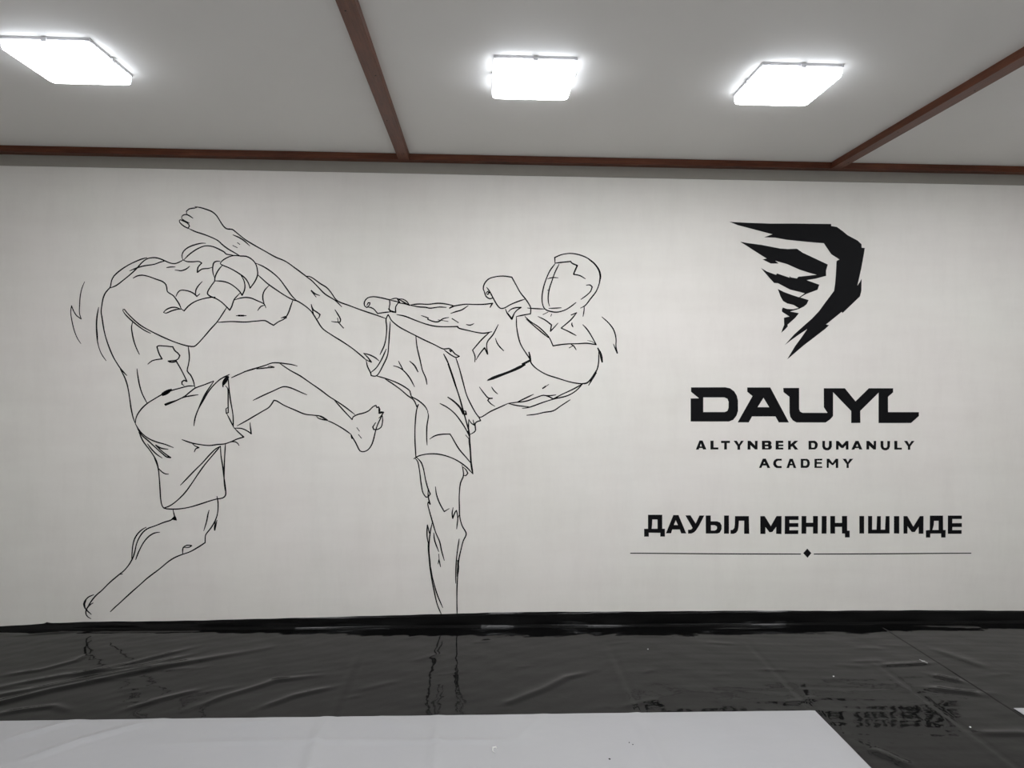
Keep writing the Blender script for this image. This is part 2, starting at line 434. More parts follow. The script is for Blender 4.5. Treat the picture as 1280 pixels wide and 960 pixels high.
# ------------------------------------------------------------------ painted wall: data in millimetres along the wall (x) and up (z)
DEFENDER = {
 'head': [
  (6.5, '-1836 2259 -1841 2282 -1831 2309 -1805 2332 -1763 2350 -1722 2360 -1698 2360'),
  (6.5, '-1831 2255 -1797 2290 -1748 2325 -1700 2344 -1654 2340 -1602 2317 -1585 2307 -1575 2296 -1549 2292 -1526 2288'),
  (6.5, '-1831 2255 -1812 2247 -1775 2246 -1737 2248 -1722 2239 -1745 2211 -1748 2182 -1718 2203 -1684 2206 -1658 2214'),
 ],
 'torso': [
  (6.5, '-2050 2267 -2079 2259 -2124 2240 -2169 2216 -2213 2185 -2247 2153 -2262 2124 -2268 2090 -2273 2080 -2295 2055 -2310 2024 -2318 1986 -2324 1933 -2318 1893 -2311 1843 -2300 1790 -2281 1729 -2255 1665 -2229 1619 -2203 1581 -2172 1547'),
  (6.5, '-2211 1585 -2188 1543 -2170 1493 -2161 1448 -2153 1394 -2147 1350 -2134 1289 -2120 1251'),
  (6.5, '-2269 2080 -2236 2094 -2191 2129 -2146 2167 -2109 2204 -2086 2231 -2068 2248 -2045 2262 -2004 2268 -1974 2262 -1944 2250 -1914 2237 -1884 2233 -1858 2242 -1832 2257'),
  (6.5, '-2154 2185 -2116 2202 -2071 2216 -2004 2228 -1974 2240 -1938 2250'),
  (6.5, '-1933 2208 -1911 2212 -1881 2213'),
  (6.5, '-1883 2194 -1862 2192 -1847 2190 -1817 2200 -1794 2219'),
  (6.5, '-1877 2033 -1866 2056 -1851 2070 -1824 2071 -1790 2063 -1764 2048 -1751 2035 -1733 2051'),
  (6.5, '-1719 2126 -1742 2100 -1757 2073 -1759 2043'),
  (6.5, '-2135 1879 -2143 1845 -2138 1799 -2128 1754 -2113 1712 -2096 1676'),
  (6.5, '-2046 1617 -2020 1638 -1990 1646 -1960 1650 -1975 1675 -1986 1705 -1991 1724 -1982 1730 -1945 1729 -1896 1725 -1884 1702 -1866 1687 -1854 1672 -1862 1653 -1877 1643 -1907 1639 -1924 1637 -1911 1631 -1888 1632 -1875 1637 -1847 1588 -1824 1542 -1811 1513 -1828 1520 -1841 1511 -1841 1496 -1828 1487'),
  (6.5, '-1803 1726 -1798 1688 -1796 1657 -1803 1611 -1809 1577 -1790 1554 -1773 1519 -1762 1473'),
  (6.5, '-2111 1589 -2106 1547 -2095 1486 -2080 1437 -2051 1379'),
 ],
 'near_arm': [
  (6.5, '-2133 2141 -2109 2155 -2079 2160 -2042 2153 -1997 2137 -1956 2122 -1937 2104 -1931 2079 -1928 2062 -1892 2037 -1873 2011 -1858 1988 -1845 1957'),
  (6.5, '-1847 1959 -1828 1945 -1802 1975 -1764 2002 -1719 2019 -1674 2029 -1640 2032'),
  (6.5, '-1952 1935 -1933 1953 -1899 1966 -1869 1964 -1847 1955'),
  (6.5, '-1952 1935 -1937 1930 -1907 1943 -1866 1955 -1845 1955'),
  (6.5, '-2195 1940 -2193 1950 -2185 1950 -2169 1929 -2132 1891 -2087 1853 -2027 1819 -1960 1786 -1892 1757 -1832 1737 -1802 1730 -1768 1728 -1749 1742 -1711 1784 -1666 1838 -1628 1881 -1595 1931 -1573 1966'),
  (6.5, '-2195 1944 -2184 1925 -2147 1887 -2102 1849 -2064 1823 -2029 1806'),
 ],
 'near_glove': [
  (6.5, '-1610 2239 -1600 2253 -1573 2272 -1541 2285 -1509 2288 -1487 2285 -1455 2284 -1428 2272 -1405 2252 -1392 2229 -1386 2201 -1384 2174 -1400 2132 -1430 2089 -1439 2118 -1457 2147 -1482 2168 -1528 2197 -1564 2215 -1595 2227 -1609 2236 -1610 2242'),
  (6.5, '-1484 2165 -1469 2140 -1461 2108 -1464 2076 -1478 2045 -1491 2066 -1514 2089 -1546 2112 -1577 2125 -1609 2130 -1641 2131'),
  (6.5, '-1598 2227 -1616 2205 -1632 2179 -1643 2147 -1644 2130 -1661 2106 -1679 2078 -1687 2059 -1685 2048 -1665 2034 -1636 2023 -1604 2003 -1577 1978 -1553 1953 -1541 1974 -1534 1997 -1525 2020 -1509 2039 -1489 2060'),
 ],
 'far_glove': [
  (6.5, '-1611 2251 -1632 2251 -1648 2243 -1654 2225 -1656 2207 -1654 2179 -1645 2152'),
 ],
 'far_arm': [
  (6.5, '-1523 2016 -1491 2027 -1455 2032 -1423 2028 -1387 2013 -1343 1991 -1334 1969'),
  (6.5, '-1343 1985 -1364 1978 -1384 1952'),
  (6.5, '-1343 1991 -1352 2022 -1352 2050 -1341 2078 -1314 2108'),
  (6.5, '-1514 1919 -1488 1920 -1452 1920'),
  (15.0, '-1499 1920 -1469 1920'),
  (6.5, '-1624 1877 -1548 1883 -1458 1881 -1397 1887 -1336 1890 -1310 1875 -1287 1863 -1257 1885 -1219 1905 -1196 1943 -1184 1978 -1169 2021'),
  (6.5, '-1241 1908 -1215 1918 -1209 1909 -1230 1910'),
 ],
 'shorts': [
  (6.5, '-2120 1255 -2119 1278 -2108 1309 -2081 1347 -2048 1378 -2006 1405 -1961 1432 -1909 1455 -1848 1473 -1803 1485 -1766 1486'),
  (15.0, '-1960 1436 -1931 1452 -1904 1463'),
  (15.0, '-1958 1428 -1927 1444 -1909 1457'),
  (6.5, '-1649 1517 -1705 1494 -1762 1472 -1792 1449 -1826 1421 -1886 1390 -1939 1367 -1943 1372 -1920 1382 -1871 1398 -1830 1416 -1788 1425 -1743 1432'),
  (6.5, '-1554 1558 -1607 1530 -1645 1496 -1683 1449 -1713 1395 -1743 1341 -1762 1287 -1769 1240'),
  (6.5, '-1649 1515 -1667 1488 -1698 1441 -1724 1387 -1743 1345'),
  (10.0, '-1593 1481 -1592 1507 -1573 1538 -1562 1542 -1573 1515 -1588 1494'),
  (15.0, '-1590 1504 -1575 1527'),
  (6.5, '-1562 1542 -1556 1465 -1546 1389 -1533 1312 -1530 1235'),
  (6.5, '-1578 1488 -1565 1473 -1562 1435 -1562 1388 -1561 1323 -1573 1319 -1575 1346 -1565 1354'),
  (6.5, '-1571 1319 -1550 1277 -1527 1231'),
  (6.5, '-1527 1231 -1501 1204 -1467 1173 -1508 1160 -1546 1143 -1584 1130 -1629 1126 -1675 1120 -1735 1126 -1781 1135 -1818 1147 -1841 1156'),
  (6.5, '-1527 1228 -1478 1225 -1448 1212 -1421 1193 -1426 1227 -1429 1262'),
  (6.5, '-1546 1142 -1520 1144 -1504 1134 -1495 1120'),
  (6.5, '-1777 1130 -1762 1117 -1738 1107 -1758 1099 -1766 1080'),
  (6.5, '-2120 1251 -2104 1221 -2074 1186 -2037 1159 -1992 1140 -1939 1125 -1892 1106'),
  (6.5, '-2108 1220 -2082 1182 -2044 1148 -2007 1113 -1961 1071 -1931 1048 -1909 1045 -1931 1060 -1965 1087 -1999 1121 -1965 1102 -1924 1096'),
  (6.5, '-2100 1201 -2074 1144 -2037 1094 -2007 1048 -1990 1010 -1983 982'),
  (6.5, '-2048 1129 -2022 1094 -1992 1064 -1960 1042'),
  (6.5, '-2007 1040 -1990 1002 -1983 971 -1977 910 -1973 848 -1969 787 -1962 752 -1950 734 -1917 728 -1856 729 -1796 739 -1735 757 -1675 777 -1629 790 -1595 796 -1578 811 -1576 833 -1580 879 -1588 933 -1595 995 -1605 1057 -1608 1117'),
  (6.5, '-1578 1128 -1582 1065 -1585 987 -1586 910 -1580 841'),
  (6.5, '-1608 1117 -1637 1099 -1675 1061 -1720 1010 -1766 964 -1811 916 -1850 875'),
  (6.5, '-1608 1117 -1652 1064 -1705 999 -1743 945 -1781 887 -1826 825 -1886 767 -1924 743 -1953 734'),
  (6.5, '-1986 983 -1962 957 -1939 944 -1922 943'),
 ],
 'raised_leg': [
  (6.5, '-1542 1538 -1495 1560 -1442 1583 -1389 1599 -1336 1616 -1294 1631 -1260 1632 -1214 1627 -1176 1622 -1142 1613'),
  (12.0, '-1465 1575 -1404 1593'),
  (6.5, '-1389 1593 -1343 1599 -1283 1604 -1302 1610 -1321 1609'),
  (6.5, '-1248 1628 -1187 1587 -1125 1553 -1064 1511 -1003 1469 -942 1423 -911 1404 -849 1362 -788 1315'),
  (6.5, '-915 1404 -880 1365 -842 1323 -805 1284 -799 1300 -772 1315 -734 1325 -703 1339 -676 1365 -659 1373 -653 1359 -643 1363 -635 1347 -640 1325 -626 1332 -612 1330 -626 1308 -641 1293'),
  (10.0, '-640 1359 -637 1325 -614 1330'),
  (6.5, '-618 1316 -641 1269 -656 1231 -664 1199 -673 1160 -687 1122 -710 1094 -737 1084 -756 1090 -770 1114 -783 1141 -799 1168 -810 1191'),
  (6.5, '-618 1308 -618 1270 -626 1238 -649 1223 -672 1223 -678 1238 -660 1266'),
  (6.5, '-812 1191 -806 1168 -793 1164'),
  (6.5, '-1507 1242 -1445 1277 -1399 1305 -1354 1332 -1312 1359 -1284 1400 -1270 1398 -1224 1371 -1155 1341 -1094 1316 -1033 1309 -995 1303 -958 1280 -987 1283 -1018 1295 -1024 1308'),
  (10.0, '-1002 1303 -960 1280'),
  (6.5, '-964 1280 -926 1264 -880 1239 -841 1214 -810 1191'),
  (6.5, '-1411 1399 -1354 1428 -1293 1456 -1224 1485 -1186 1479 -1148 1464 -1110 1447 -1083 1436'),
  (6.5, '-776 1234 -760 1212'),
  (6.5, '-766 1191 -747 1168'),
 ],
 'standing_leg': [
  (6.5, '-1895 724 -1890 701 -1885 682 -1901 666 -1875 660 -1883 678 -1894 670 -1909 659 -1947 647 -1984 632 -2015 620 -2045 609 -2075 586 -2101 547 -2116 509 -2126 462 -2139 424 -2158 389 -2188 351 -2225 320 -2278 274 -2323 228 -2361 194 -2391 155 -2413 117'),
  (11.0, '-1898 666 -1885 678 -1876 662'),
  (6.5, '-2056 616 -2082 601 -2109 574 -2127 543 -2137 505 -2141 466 -2144 424'),
  (6.5, '-1975 585 -2007 580 -2041 559 -2071 524 -2094 482 -2109 447 -2120 416'),
  (6.5, '-2372 201 -2405 186 -2424 163 -2430 136 -2417 109 -2387 80'),
  (12.0, '-2419 171 -2430 144 -2424 117'),
  (6.5, '-2376 151 -2398 136 -2417 109 -2419 82 -2406 63 -2389 53'),
  (6.5, '-2222 324 -2199 328'),
  (6.5, '-1629 806 -1623 771 -1623 725 -1629 686 -1644 647 -1667 609 -1694 574 -1699 562 -1701 520 -1735 497 -1792 464 -1837 448 -1879 431 -1917 408 -1977 358 -2052 300 -2098 258 -2158 204 -2211 154 -2248 120 -2273 95'),
  (6.5, '-1837 448 -1834 488 -1811 504 -1782 502 -1796 492 -1826 490'),
  (6.5, '-1677 721 -1684 694 -1691 655 -1709 593'),
  (6.5, '-1629 659 -1635 632 -1643 597 -1644 616 -1637 655'),
 ],
 'motion_mark': [
  (5.0, '-2422 2116 -2438 2076 -2448 2030 -2452 1977 -2453 1925 -2443 1889 -2471 1910 -2489 1940 -2500 1969 -2505 1932 -2497 1872 -2482 1811 -2463 1766 -2445 1739'),
  (7.0, '-2339 1961 -2348 1911 -2352 1850 -2348 1797 -2346 1744'),
  (5.0, '-2344 1927 -2352 1881 -2353 1828 -2347 1759 -2337 1714 -2322 1676 -2295 1636'),
 ],
}
KICKER = {
 'kicking_leg': [
  (6.5, '-1857 2495 -1850 2501 -1820 2488 -1801 2475 -1796 2462 -1805 2450 -1827 2461 -1850 2480 -1857 2495'),
  (6.5, '-1842 2507 -1841 2522 -1827 2532 -1808 2532 -1775 2512'),
  (6.5, '-1842 2507 -1820 2492 -1796 2482'),
  (6.5, '-1812 2534 -1814 2553 -1797 2568 -1763 2574 -1748 2579'),
  (6.5, '-1763 2582 -1730 2577 -1692 2566 -1658 2552 -1632 2529 -1613 2499 -1594 2470 -1575 2452 -1556 2448 -1538 2447 -1504 2421 -1458 2385 -1405 2353 -1345 2320 -1276 2282 -1216 2257 -1155 2215 -1094 2170 -1059 2143'),
  (10.0, '-1556 2450 -1536 2447'),
  (6.5, '-1534 2414 -1496 2398 -1466 2379 -1432 2348'),
  (6.5, '-1507 2367 -1492 2356'),
  (6.5, '-1535 2349 -1507 2336'),
  (6.5, '-1801 2449 -1760 2430 -1715 2416 -1669 2399 -1624 2377 -1594 2350 -1564 2328 -1526 2306 -1492 2287'),
  (6.5, '-1093 2167 -1058 2143 -1020 2105 -974 2059 -913 2021 -871 1981'),
  (6.5, '-1093 2167 -1070 2166 -1043 2152 -1005 2124 -963 2098 -936 2067 -901 2020 -821 1988 -744 1960 -667 1935 -598 1911'),
  (6.5, '-1386 2174 -1352 2143 -1322 2117 -1268 2079 -1215 2045 -1169 2021 -1146 2015 -1108 1993 -1062 1956 -1032 1917'),
  (6.5, '-1394 2242 -1352 2224 -1299 2190 -1253 2149 -1215 2099 -1177 2046 -1146 2015'),
  (6.5, '-1062 1956 -1039 1923 -1020 1893 -989 1847 -928 1804 -866 1766 -805 1725 -758 1687 -720 1654'),
  (6.5, '-1058 1995 -1046 1962 -1024 1947 -1004 1932 -1012 1912 -1022 1904'),
  (6.5, '-1058 1995 -1052 1966 -1043 1935'),
  (6.5, '-1028 2039 -1058 2079 -1035 2060 -1006 2049'),
  (6.5, '-913 1963 -894 1933 -878 1902 -882 1887 -901 1886 -934 1890'),
  (6.5, '-897 1913 -893 1887'),
  (10.0, '-890 1883 -860 1850'),
 ],
 'shorts': [
  (6.5, '-737 1696 -712 1672 -688 1641 -712 1651 -720 1656'),
  (6.5, '-737 1696 -697 1685 -662 1667 -641 1649'),
  (6.5, '-720 1652 -712 1614 -693 1575 -689 1558 -673 1554 -654 1558 -612 1630 -589 1684 -582 1747 -578 1816 -573 1894'),
  (6.5, '-693 1575 -658 1606 -624 1661 -597 1723'),
  (6.5, '-635 1688 -609 1746 -597 1808 -595 1863 -599 1909 -586 1936 -575 1917 -567 1902 -521 1863 -466 1833 -412 1806 -366 1783 -304 1755 -241 1726 -210 1730 -191 1719 -171 1696 -144 1682 -163 1674 -187 1684 -237 1719'),
  (6.5, '-206 1721 -198 1710 -189 1721'),
  (6.5, '-415 1809 -407 1739 -387 1654 -372 1591 -352 1545 -344 1505'),
  (6.5, '-552 1619 -519 1610 -491 1591 -453 1548 -421 1490'),
  (6.5, '-521 1649 -503 1614 -490 1591'),
  (8.0, '-452 1649 -422 1622 -400 1582'),
  (7.5, '-242 1695 -217 1647 -189 1570 -161 1484 -138 1414 -122 1355 -99 1277 -81 1214 -76 1191'),
  (12.0, '-213 1632 -165 1492'),
  (6.5, '-167 1675 -147 1617 -123 1531 -96 1437 -68 1378 -37 1324 -21 1304 -9 1281 -36 1272 -44 1257 -40 1222 -51 1207 -75 1195'),
  (6.5, '-83 1289 -84 1253 -83 1206'),
  (6.5, '-83 1289 -67 1265 -48 1253 -56 1285'),
  (6.5, '-263 1387 -216 1362 -169 1323 -122 1261 -98 1222 -79 1183'),
  (9.0, '-215 1427 -177 1401 -138 1362 -118 1323 -99 1320 -103 1339 -119 1343'),
  (6.5, '-102 1191 -82 1167'),
  (9.0, '-76 1195 -78 1160 -72 1097 -66 1011 -55 947'),
  (13.0, '-90 1214 -78 1183'),
  (6.5, '-424 1041 -393 1059 -338 1071 -276 1071 -214 1057 -152 1030 -97 991 -55 947'),
  (6.5, '-325 1165 -293 1185 -254 1194 -199 1196 -188 1179 -144 1105 -97 1050 -66 1012'),
  (6.5, '-340 1334 -334 1315 -343 1244 -344 1174 -341 1127'),
  (6.5, '-658 1556 -596 1539 -534 1516 -480 1487 -449 1462 -441 1431 -402 1408 -356 1369 -336 1334'),
  (6.5, '-604 1538 -557 1508 -503 1469 -464 1435 -426 1408 -406 1365 -396 1380 -406 1353 -413 1299 -417 1221 -416 1143 -410 1049 -424 1041'),
 ],
 'standing_leg': [
  (6.5, '-416 1045 -400 1026 -388 971 -383 935 -376 880 -364 826 -347 802 -332 804 -320 822 -332 849 -348 904 -364 982 -379 1021 -405 1048'),
  (6.5, '-334 845 -332 802 -320 757 -331 771 -335 759 -327 724 -307 653 -284 578 -260 523 -248 468 -230 404'),
  (6.5, '-307 641 -315 602 -322 555 -326 492 -324 421 -317 351 -305 272 -293 217 -273 130 -247 66'),
  (6.5, '-336 629 -325 582 -319 563'),
  (6.5, '-338 627 -338 555 -328 500'),
  (9.0, '-330 523 -326 445 -317 374'),
  (6.5, '-317 374 -308 319 -297 272 -274 193 -238 107'),
  (6.5, '-297 578 -291 531 -265 459'),
  (6.5, '-269 382 -263 409 -253 364'),
  (6.5, '-265 445 -262 409'),
  (6.5, '-123 1002 -117 975 -114 936 -132 889 -139 818 -138 740 -135 677 -120 622 -94 571 -112 528 -127 469 -140 405 -144 334 -149 256 -150 161 -148 65'),
  (6.5, '-117 990 -99 975 -87 951 -99 936 -113 937'),
  (6.5, '-138 539 -147 476 -154 413 -157 350 -158 260'),
  (10.0, '-146 405 -143 366 -148 303'),
  (6.5, '-288 867 -281 818 -261 763 -232 711 -218 720 -201 730'),
  (6.5, '-177 736 -183 700 -179 669 -164 708 -156 718 -148 677 -154 602'),
  (6.5, '-148 669 -136 696'),
 ],
 'far_glove': [
  (6.5, '-720 1980 -732 1991 -732 2014 -713 2038 -678 2046 -632 2040 -578 2028 -576 2001 -580 1973 -570 1958'),
  (6.5, '-720 1977 -709 1982 -678 1972 -651 1942 -617 1948 -570 1954'),
  (6.5, '-718 1991 -709 2008 -699 2008 -701 1995 -715 1983'),
  (10.0, '-729 1987 -718 1979'),
  (6.5, '-578 2028 -536 2038 -509 2025 -470 2003 -455 1996 -478 2003 -524 2010 -540 1985 -540 1951 -563 1956 -582 1970'),
  (10.0, '-584 1973 -570 1958 -540 1951'),
  (6.5, '-571 2025 -532 2017 -513 2009'),
  (6.5, '-532 2038 -521 2021 -513 2013'),
  (6.5, '-521 2034 -494 2032 -470 2017 -456 1998'),
 ],
 'far_arm': [
  (6.5, '-455 1996 -401 2004 -339 2003 -277 2010 -223 2005 -176 1994 -207 1980 -192 1990 -153 1999 -107 2006 -52 2005 10 2007 61 2014 45 1988 53 2008'),
  (6.5, '-447 1994 -393 1986 -354 1984 -331 1979 -269 1987 -227 1985'),
  (6.5, '-199 1948 -168 1959 -130 1971 -91 1998'),
  (6.5, '-533 1937 -485 1928 -424 1905 -362 1883 -300 1868 -238 1865 -156 1867 -152 1859 -90 1843 -28 1830 11 1827 57 1837'),
  (6.5, '-381 1933 -339 1918 -342 1910 -308 1897 -277 1895 -246 1915 -211 1923'),
  (6.5, '-277 1907 -215 1898'),
  (9.0, '-191 1916 -151 1891'),
  (6.5, '-102 1880 -78 1876 -55 1886'),
 ],
 'near_glove': [
  (6.5, '23 2113 43 2083 63 2048 90 2002 110 1983 133 1985 172 2007 219 2027 262 2042'),
  (6.5, '16 2071 2 2102 8 2133 35 2165 77 2179 124 2184 179 2178 203 2136 234 2082 266 2043 290 2008 299 1989 298 1951 251 1942 210 1933'),
  (6.5, '8 2083 20 2056 43 2042 63 2048 51 2072 31 2106'),
  (6.5, '20 2079 30 2087 38 2078 30 2068 20 2075'),
  (6.5, '141 1979 153 1952 181 1917 192 1945 212 1972 239 1990 204 1988 173 1976 159 1960'),
  (10.0, '156 1952 181 1917 195 1949'),
 ],
 'near_arm': [
  (6.5, '210 1933 211 1879 221 1816 237 1762 265 1715 296 1669 304 1645 332 1614 395 1575 474 1549 553 1526 616 1516 648 1518'),
  (13.0, '723 1741 741 1704 752 1653'),
  (6.5, '729 1719 729 1649 718 1601 687 1546 656 1521'),
  (6.5, '717 1585 691 1546 667 1506'),
  (8.0, '616 1516 656 1521 687 1554 718 1605'),
  (6.5, '263 1934 298 1903 346 1872 385 1838 417 1803 441 1752 488 1760 535 1765 598 1767 653 1770 713 1762 684 1813 656 1856 627 1887'),
  (6.5, '271 1918 330 1868 377 1830 411 1803'),
  (6.5, '542 1740 571 1756'),
  (6.5, '555 1761 571 1753 587 1728'),
  (3.5, '657 1788 685 1782 713 1762'),
 ],
 'neck': [
  (6.5, '278 1987 302 1985 345 1983 384 1982'),
  (6.5, '345 1935 392 1912 430 1883 424 1843 448 1869 471 1895'),
  (6.5, '376 1947 408 1963'),
  (6.5, '425 1937 431 1951'),
  (10.0, '588 1961 553 1946'),
  (6.5, '588 1961 553 1918 491 1864 538 1843 586 1818'),
  (6.5, '559 1898 558 1886 566 1871'),
  (6.5, '635 2005 634 1973 628 1938'),
 ],
 'torso': [
  (14.0, '36 1535 77 1552 129 1572 189 1596 266 1633'),
  (5.0, '30 1531 60 1541'),
  (22.0, '251 1635 300 1661'),
  (10.0, '290 1712 297 1684 302 1653'),
  (6.5, '630 1515 587 1471 536 1441 449 1419 380 1397 294 1366 251 1359'),
  (6.5, '630 1515 561 1477 501 1449 445 1419 423 1431 384 1442 337 1427 276 1405 216 1397 165 1391'),
  (6.5, '216 1397 268 1422 321 1448'),
  (6.5, '388 1442 423 1440 462 1445'),
  (6.5, '165 1389 216 1377 294 1369'),
  (12.0, '378 1485 397 1498'),
  (6.0, '397 1498 416 1510'),
  (6.5, '165 1391 122 1371 53 1339 -11 1302 -28 1308'),
  (6.5, '-18 1491 9 1455 40 1422 63 1421 44 1419 35 1408 53 1388 79 1371'),
  (6.5, '58 1492 74 1468 97 1448'),
  (6.5, '43 1833 -4 1789 -62 1721 -46 1680 -48 1647'),
  (6.5, '97 1882 66 1821 27 1766 32 1696 12 1736 -19 1696 -40 1660'),
  (12.0, '14 1735 29 1700'),
  (6.5, '80 1796 90 1767 110 1740 133 1718'),
 ],
 'head': [
  (6.5, '449 2269 447 2304 488 2322 543 2331 598 2324 653 2303 697 2269 725 2230 735 2191 729 2148 710 2097 675 2050 640 2006 611 1990'),
  (9.0, '653 2303 697 2269 725 2230 735 2191 729 2152'),
  (6.5, '449 2265 418 2222 395 2171 380 2124 371 2077 370 2030 381 1991 397 1976 459 1963 514 1977 553 2001 583 2025'),
 ],
 'hairline': [
  (7.5, '449 2269 496 2275 547 2281 555 2271 589 2256 575 2224 566 2201 607 2193 640 2174'),
 ],
 'face_guideline': [
  (6.5, '474 2262 449 2211 430 2156 415 2109 408 2062 410 2023 417 2000'),
  (6.5, '404 2171 434 2179 469 2178'),
  (6.5, '403 2099 416 2100'),
  (6.5, '412 1986 451 1988 491 1991'),
 ],
 'ear': [
  (6.5, '647 2134 670 2136 684 2124 675 2097 647 2069 614 2045'),
 ],
 'motion_mark': [
  (6.5, '747 1937 791 1898 823 1855 838 1800 838 1753 847 1710 836 1734 822 1767'),
 ],
 'motion_mark_low': [
  (6.5, '279 1316 338 1323 389 1335 446 1345 493 1376 552 1415'),
 ],
}
EMBLEM = [
 ('outer_gust', [(1, '1551 2545 1656 2541 1812 2538 1973 2541 2206 2542 2208 2529 2244 2524 2281 2499 2314 2473 2380 2440 2406 2417 2407 2395 2428 2393 2422 2352 2407 2264 2383 2153 2399 2177 2410 2197 2410 2122 2401 2085 2290 1978 2283 1985 2183 1904 2203 1900 2177 1875 2107 1821 2043 1772 1934 1679 1985 1765 2023 1817 2062 1874 2009 1839 1965 1807 1917 1770 1977 1838 2041 1896 2092 1941 2137 1989 2181 2050 2232 2118 2238 2162 2242 2219 2245 2308 2264 2318 2211 2350 2161 2419 2056 2426 1918 2438 1846 2450 1775 2451 1828 2471 1757 2488 1604 2525')]),
 ('inner_gust', [(1, '1621 2421 1669 2413 1758 2403 1879 2382 1927 2379 1988 2382 2024 2358 2081 2333 2189 2285 2178 2245 2179 2213 2114 2195 2053 2184 2136 2156 2125 2124 2051 2096 2014 2074 2068 2058 2057 2033 2039 2017 2007 2001 1949 1984 2007 1974 1982 1943 1932 1898 1937 1891 1918 1870 1894 1848 1902 1873 1912 1898 1910 1944 1946 1952 1897 1982 1896 1996 1902 2009 1929 2000 1968 1999 2004 2007 1971 2026 1929 2035 1903 2050 1886 2078 1868 2126 1908 2107 1960 2089 2006 2075 2043 2101 1986 2114 1947 2123 1914 2139 1869 2162 1844 2163 1817 2191 1757 2257 1797 2235 1855 2215 1862 2224 1943 2198 1943 2208 1952 2200 1991 2194 1999 2205 2062 2212 2117 2219 2062 2233 2003 2251 1922 2285 1848 2304 1872 2287 1820 2286 1767 2311 1793 2317 1710 2367 1670 2392')]),
]
CLUB_NAME = [
 ('letter', [(1, '1319 1498 1538 1500 1569 1494 1596 1475 1613 1448 1621 1416 1622 1350 1613 1321 1592 1294 1565 1283 1319 1282 1317 1428 1371 1429 1319 1470'), (0, '1398 1435 1533 1436 1553 1427 1561 1407 1561 1371 1554 1350 1536 1343 1399 1342')]),
 ('letter', [(1, '1680 1500 1828 1501 1952 1279 1886 1279 1864 1317 1713 1316 1692 1278 1621 1278 1714 1445 1680 1473'), (0, '1785 1435 1823 1375 1748 1375')]),
 ('letter_ligature', [(1, '1912 1498 2015 1499 2017 1364 2023 1349 2038 1341 2202 1341 2177 1377 2175 1498 2312 1499 2383 1416 2469 1500 2628 1501 2628 1475 2595 1446 2597 1348 2800 1349 2800 1324 2749 1279 2536 1278 2533 1472 2415 1355 2417 1278 2357 1277 2356 1354 2236 1473 2238 1321 2220 1300 2191 1280 2001 1279 1977 1292 1961 1313 1955 1340 1953 1442 1914 1472')]),
]
ACADEMY_UPPER = [
 ('letter', [(1, '1354 1104 1377 1162 1397 1162 1422 1105 1400 1105 1396 1114 1376 1114 1373 1104'), (0, '1386 1143 1393 1124 1380 1124')]),
 ('letter', [(1, '1447 1161 1467 1161 1468 1118 1499 1118 1499 1105 1448 1105')]),
 ('letter', [(1, '1515 1160 1573 1161 1573 1146 1553 1146 1554 1105 1536 1105 1536 1146 1516 1146')]),
 ('letter', [(1, '1596 1161 1617 1161 1631 1139 1644 1161 1662 1161 1639 1128 1639 1104 1622 1104 1621 1127')]),
 ('letter', [(1, '1687 1161 1704 1161 1735 1131 1734 1161 1751 1161 1751 1106 1735 1106 1705 1133 1706 1105 1687 1105')]),
 ('letter', [(1, '1779 1161 1828 1162 1839 1155 1841 1144 1837 1135 1844 1127 1843 1114 1832 1106 1780 1106'), (0, '1799 1148 1817 1148 1820 1143 1817 1138 1799 1138'), (0, '1800 1126 1817 1126 1822 1121 1818 1115 1800 1115')]),
 ('letter', [(1, '1868 1162 1917 1162 1917 1148 1887 1148 1887 1138 1918 1138 1918 1127 1888 1127 1888 1118 1918 1118 1918 1106 1868 1106')]),
 ('letter', [(1, '1948 1162 1966 1162 1966 1140 1990 1162 2014 1162 1989 1138 2015 1106 1993 1106 1976 1127 1966 1122 1967 1106 1949 1106')]),
 ('letter', [(1, '2081 1162 2122 1163 2133 1156 2141 1144 2141 1128 2135 1115 2124 1107 2082 1107'), (0, '2099 1148 2115 1148 2122 1142 2122 1127 2117 1119 2100 1119')]),
 ('letter', [(1, '2171 1162 2188 1162 2188 1128 2196 1118 2208 1118 2214 1128 2214 1162 2232 1162 2233 1125 2225 1110 2211 1102 2194 1102 2179 1109 2171 1124')]),
 ('letter', [(1, '2260 1162 2276 1162 2301 1136 2325 1162 2341 1162 2342 1107 2325 1107 2324 1135 2308 1117 2295 1117 2277 1133 2277 1107 2261 1107')]),
 ('letter', [(1, '2361 1107 2387 1163 2407 1163 2433 1108 2413 1108 2408 1117 2385 1116 2380 1107'), (0, '2398 1143 2405 1127 2391 1127')]),
 ('letter', [(1, '2458 1163 2476 1163 2506 1134 2506 1163 2522 1163 2522 1108 2506 1108 2477 1133 2477 1108 2459 1108')]),
 ('letter', [(1, '2551 1163 2569 1163 2570 1129 2576 1119 2590 1119 2596 1129 2595 1163 2613 1163 2613 1126 2606 1111 2591 1103 2575 1103 2560 1111 2552 1126')]),
 ('letter', [(1, '2641 1164 2661 1164 2662 1120 2691 1120 2692 1108 2642 1108')]),
 ('letter', [(1, '2705 1164 2726 1164 2740 1142 2755 1164 2774 1164 2747 1128 2747 1107 2731 1107 2731 1128')]),
]
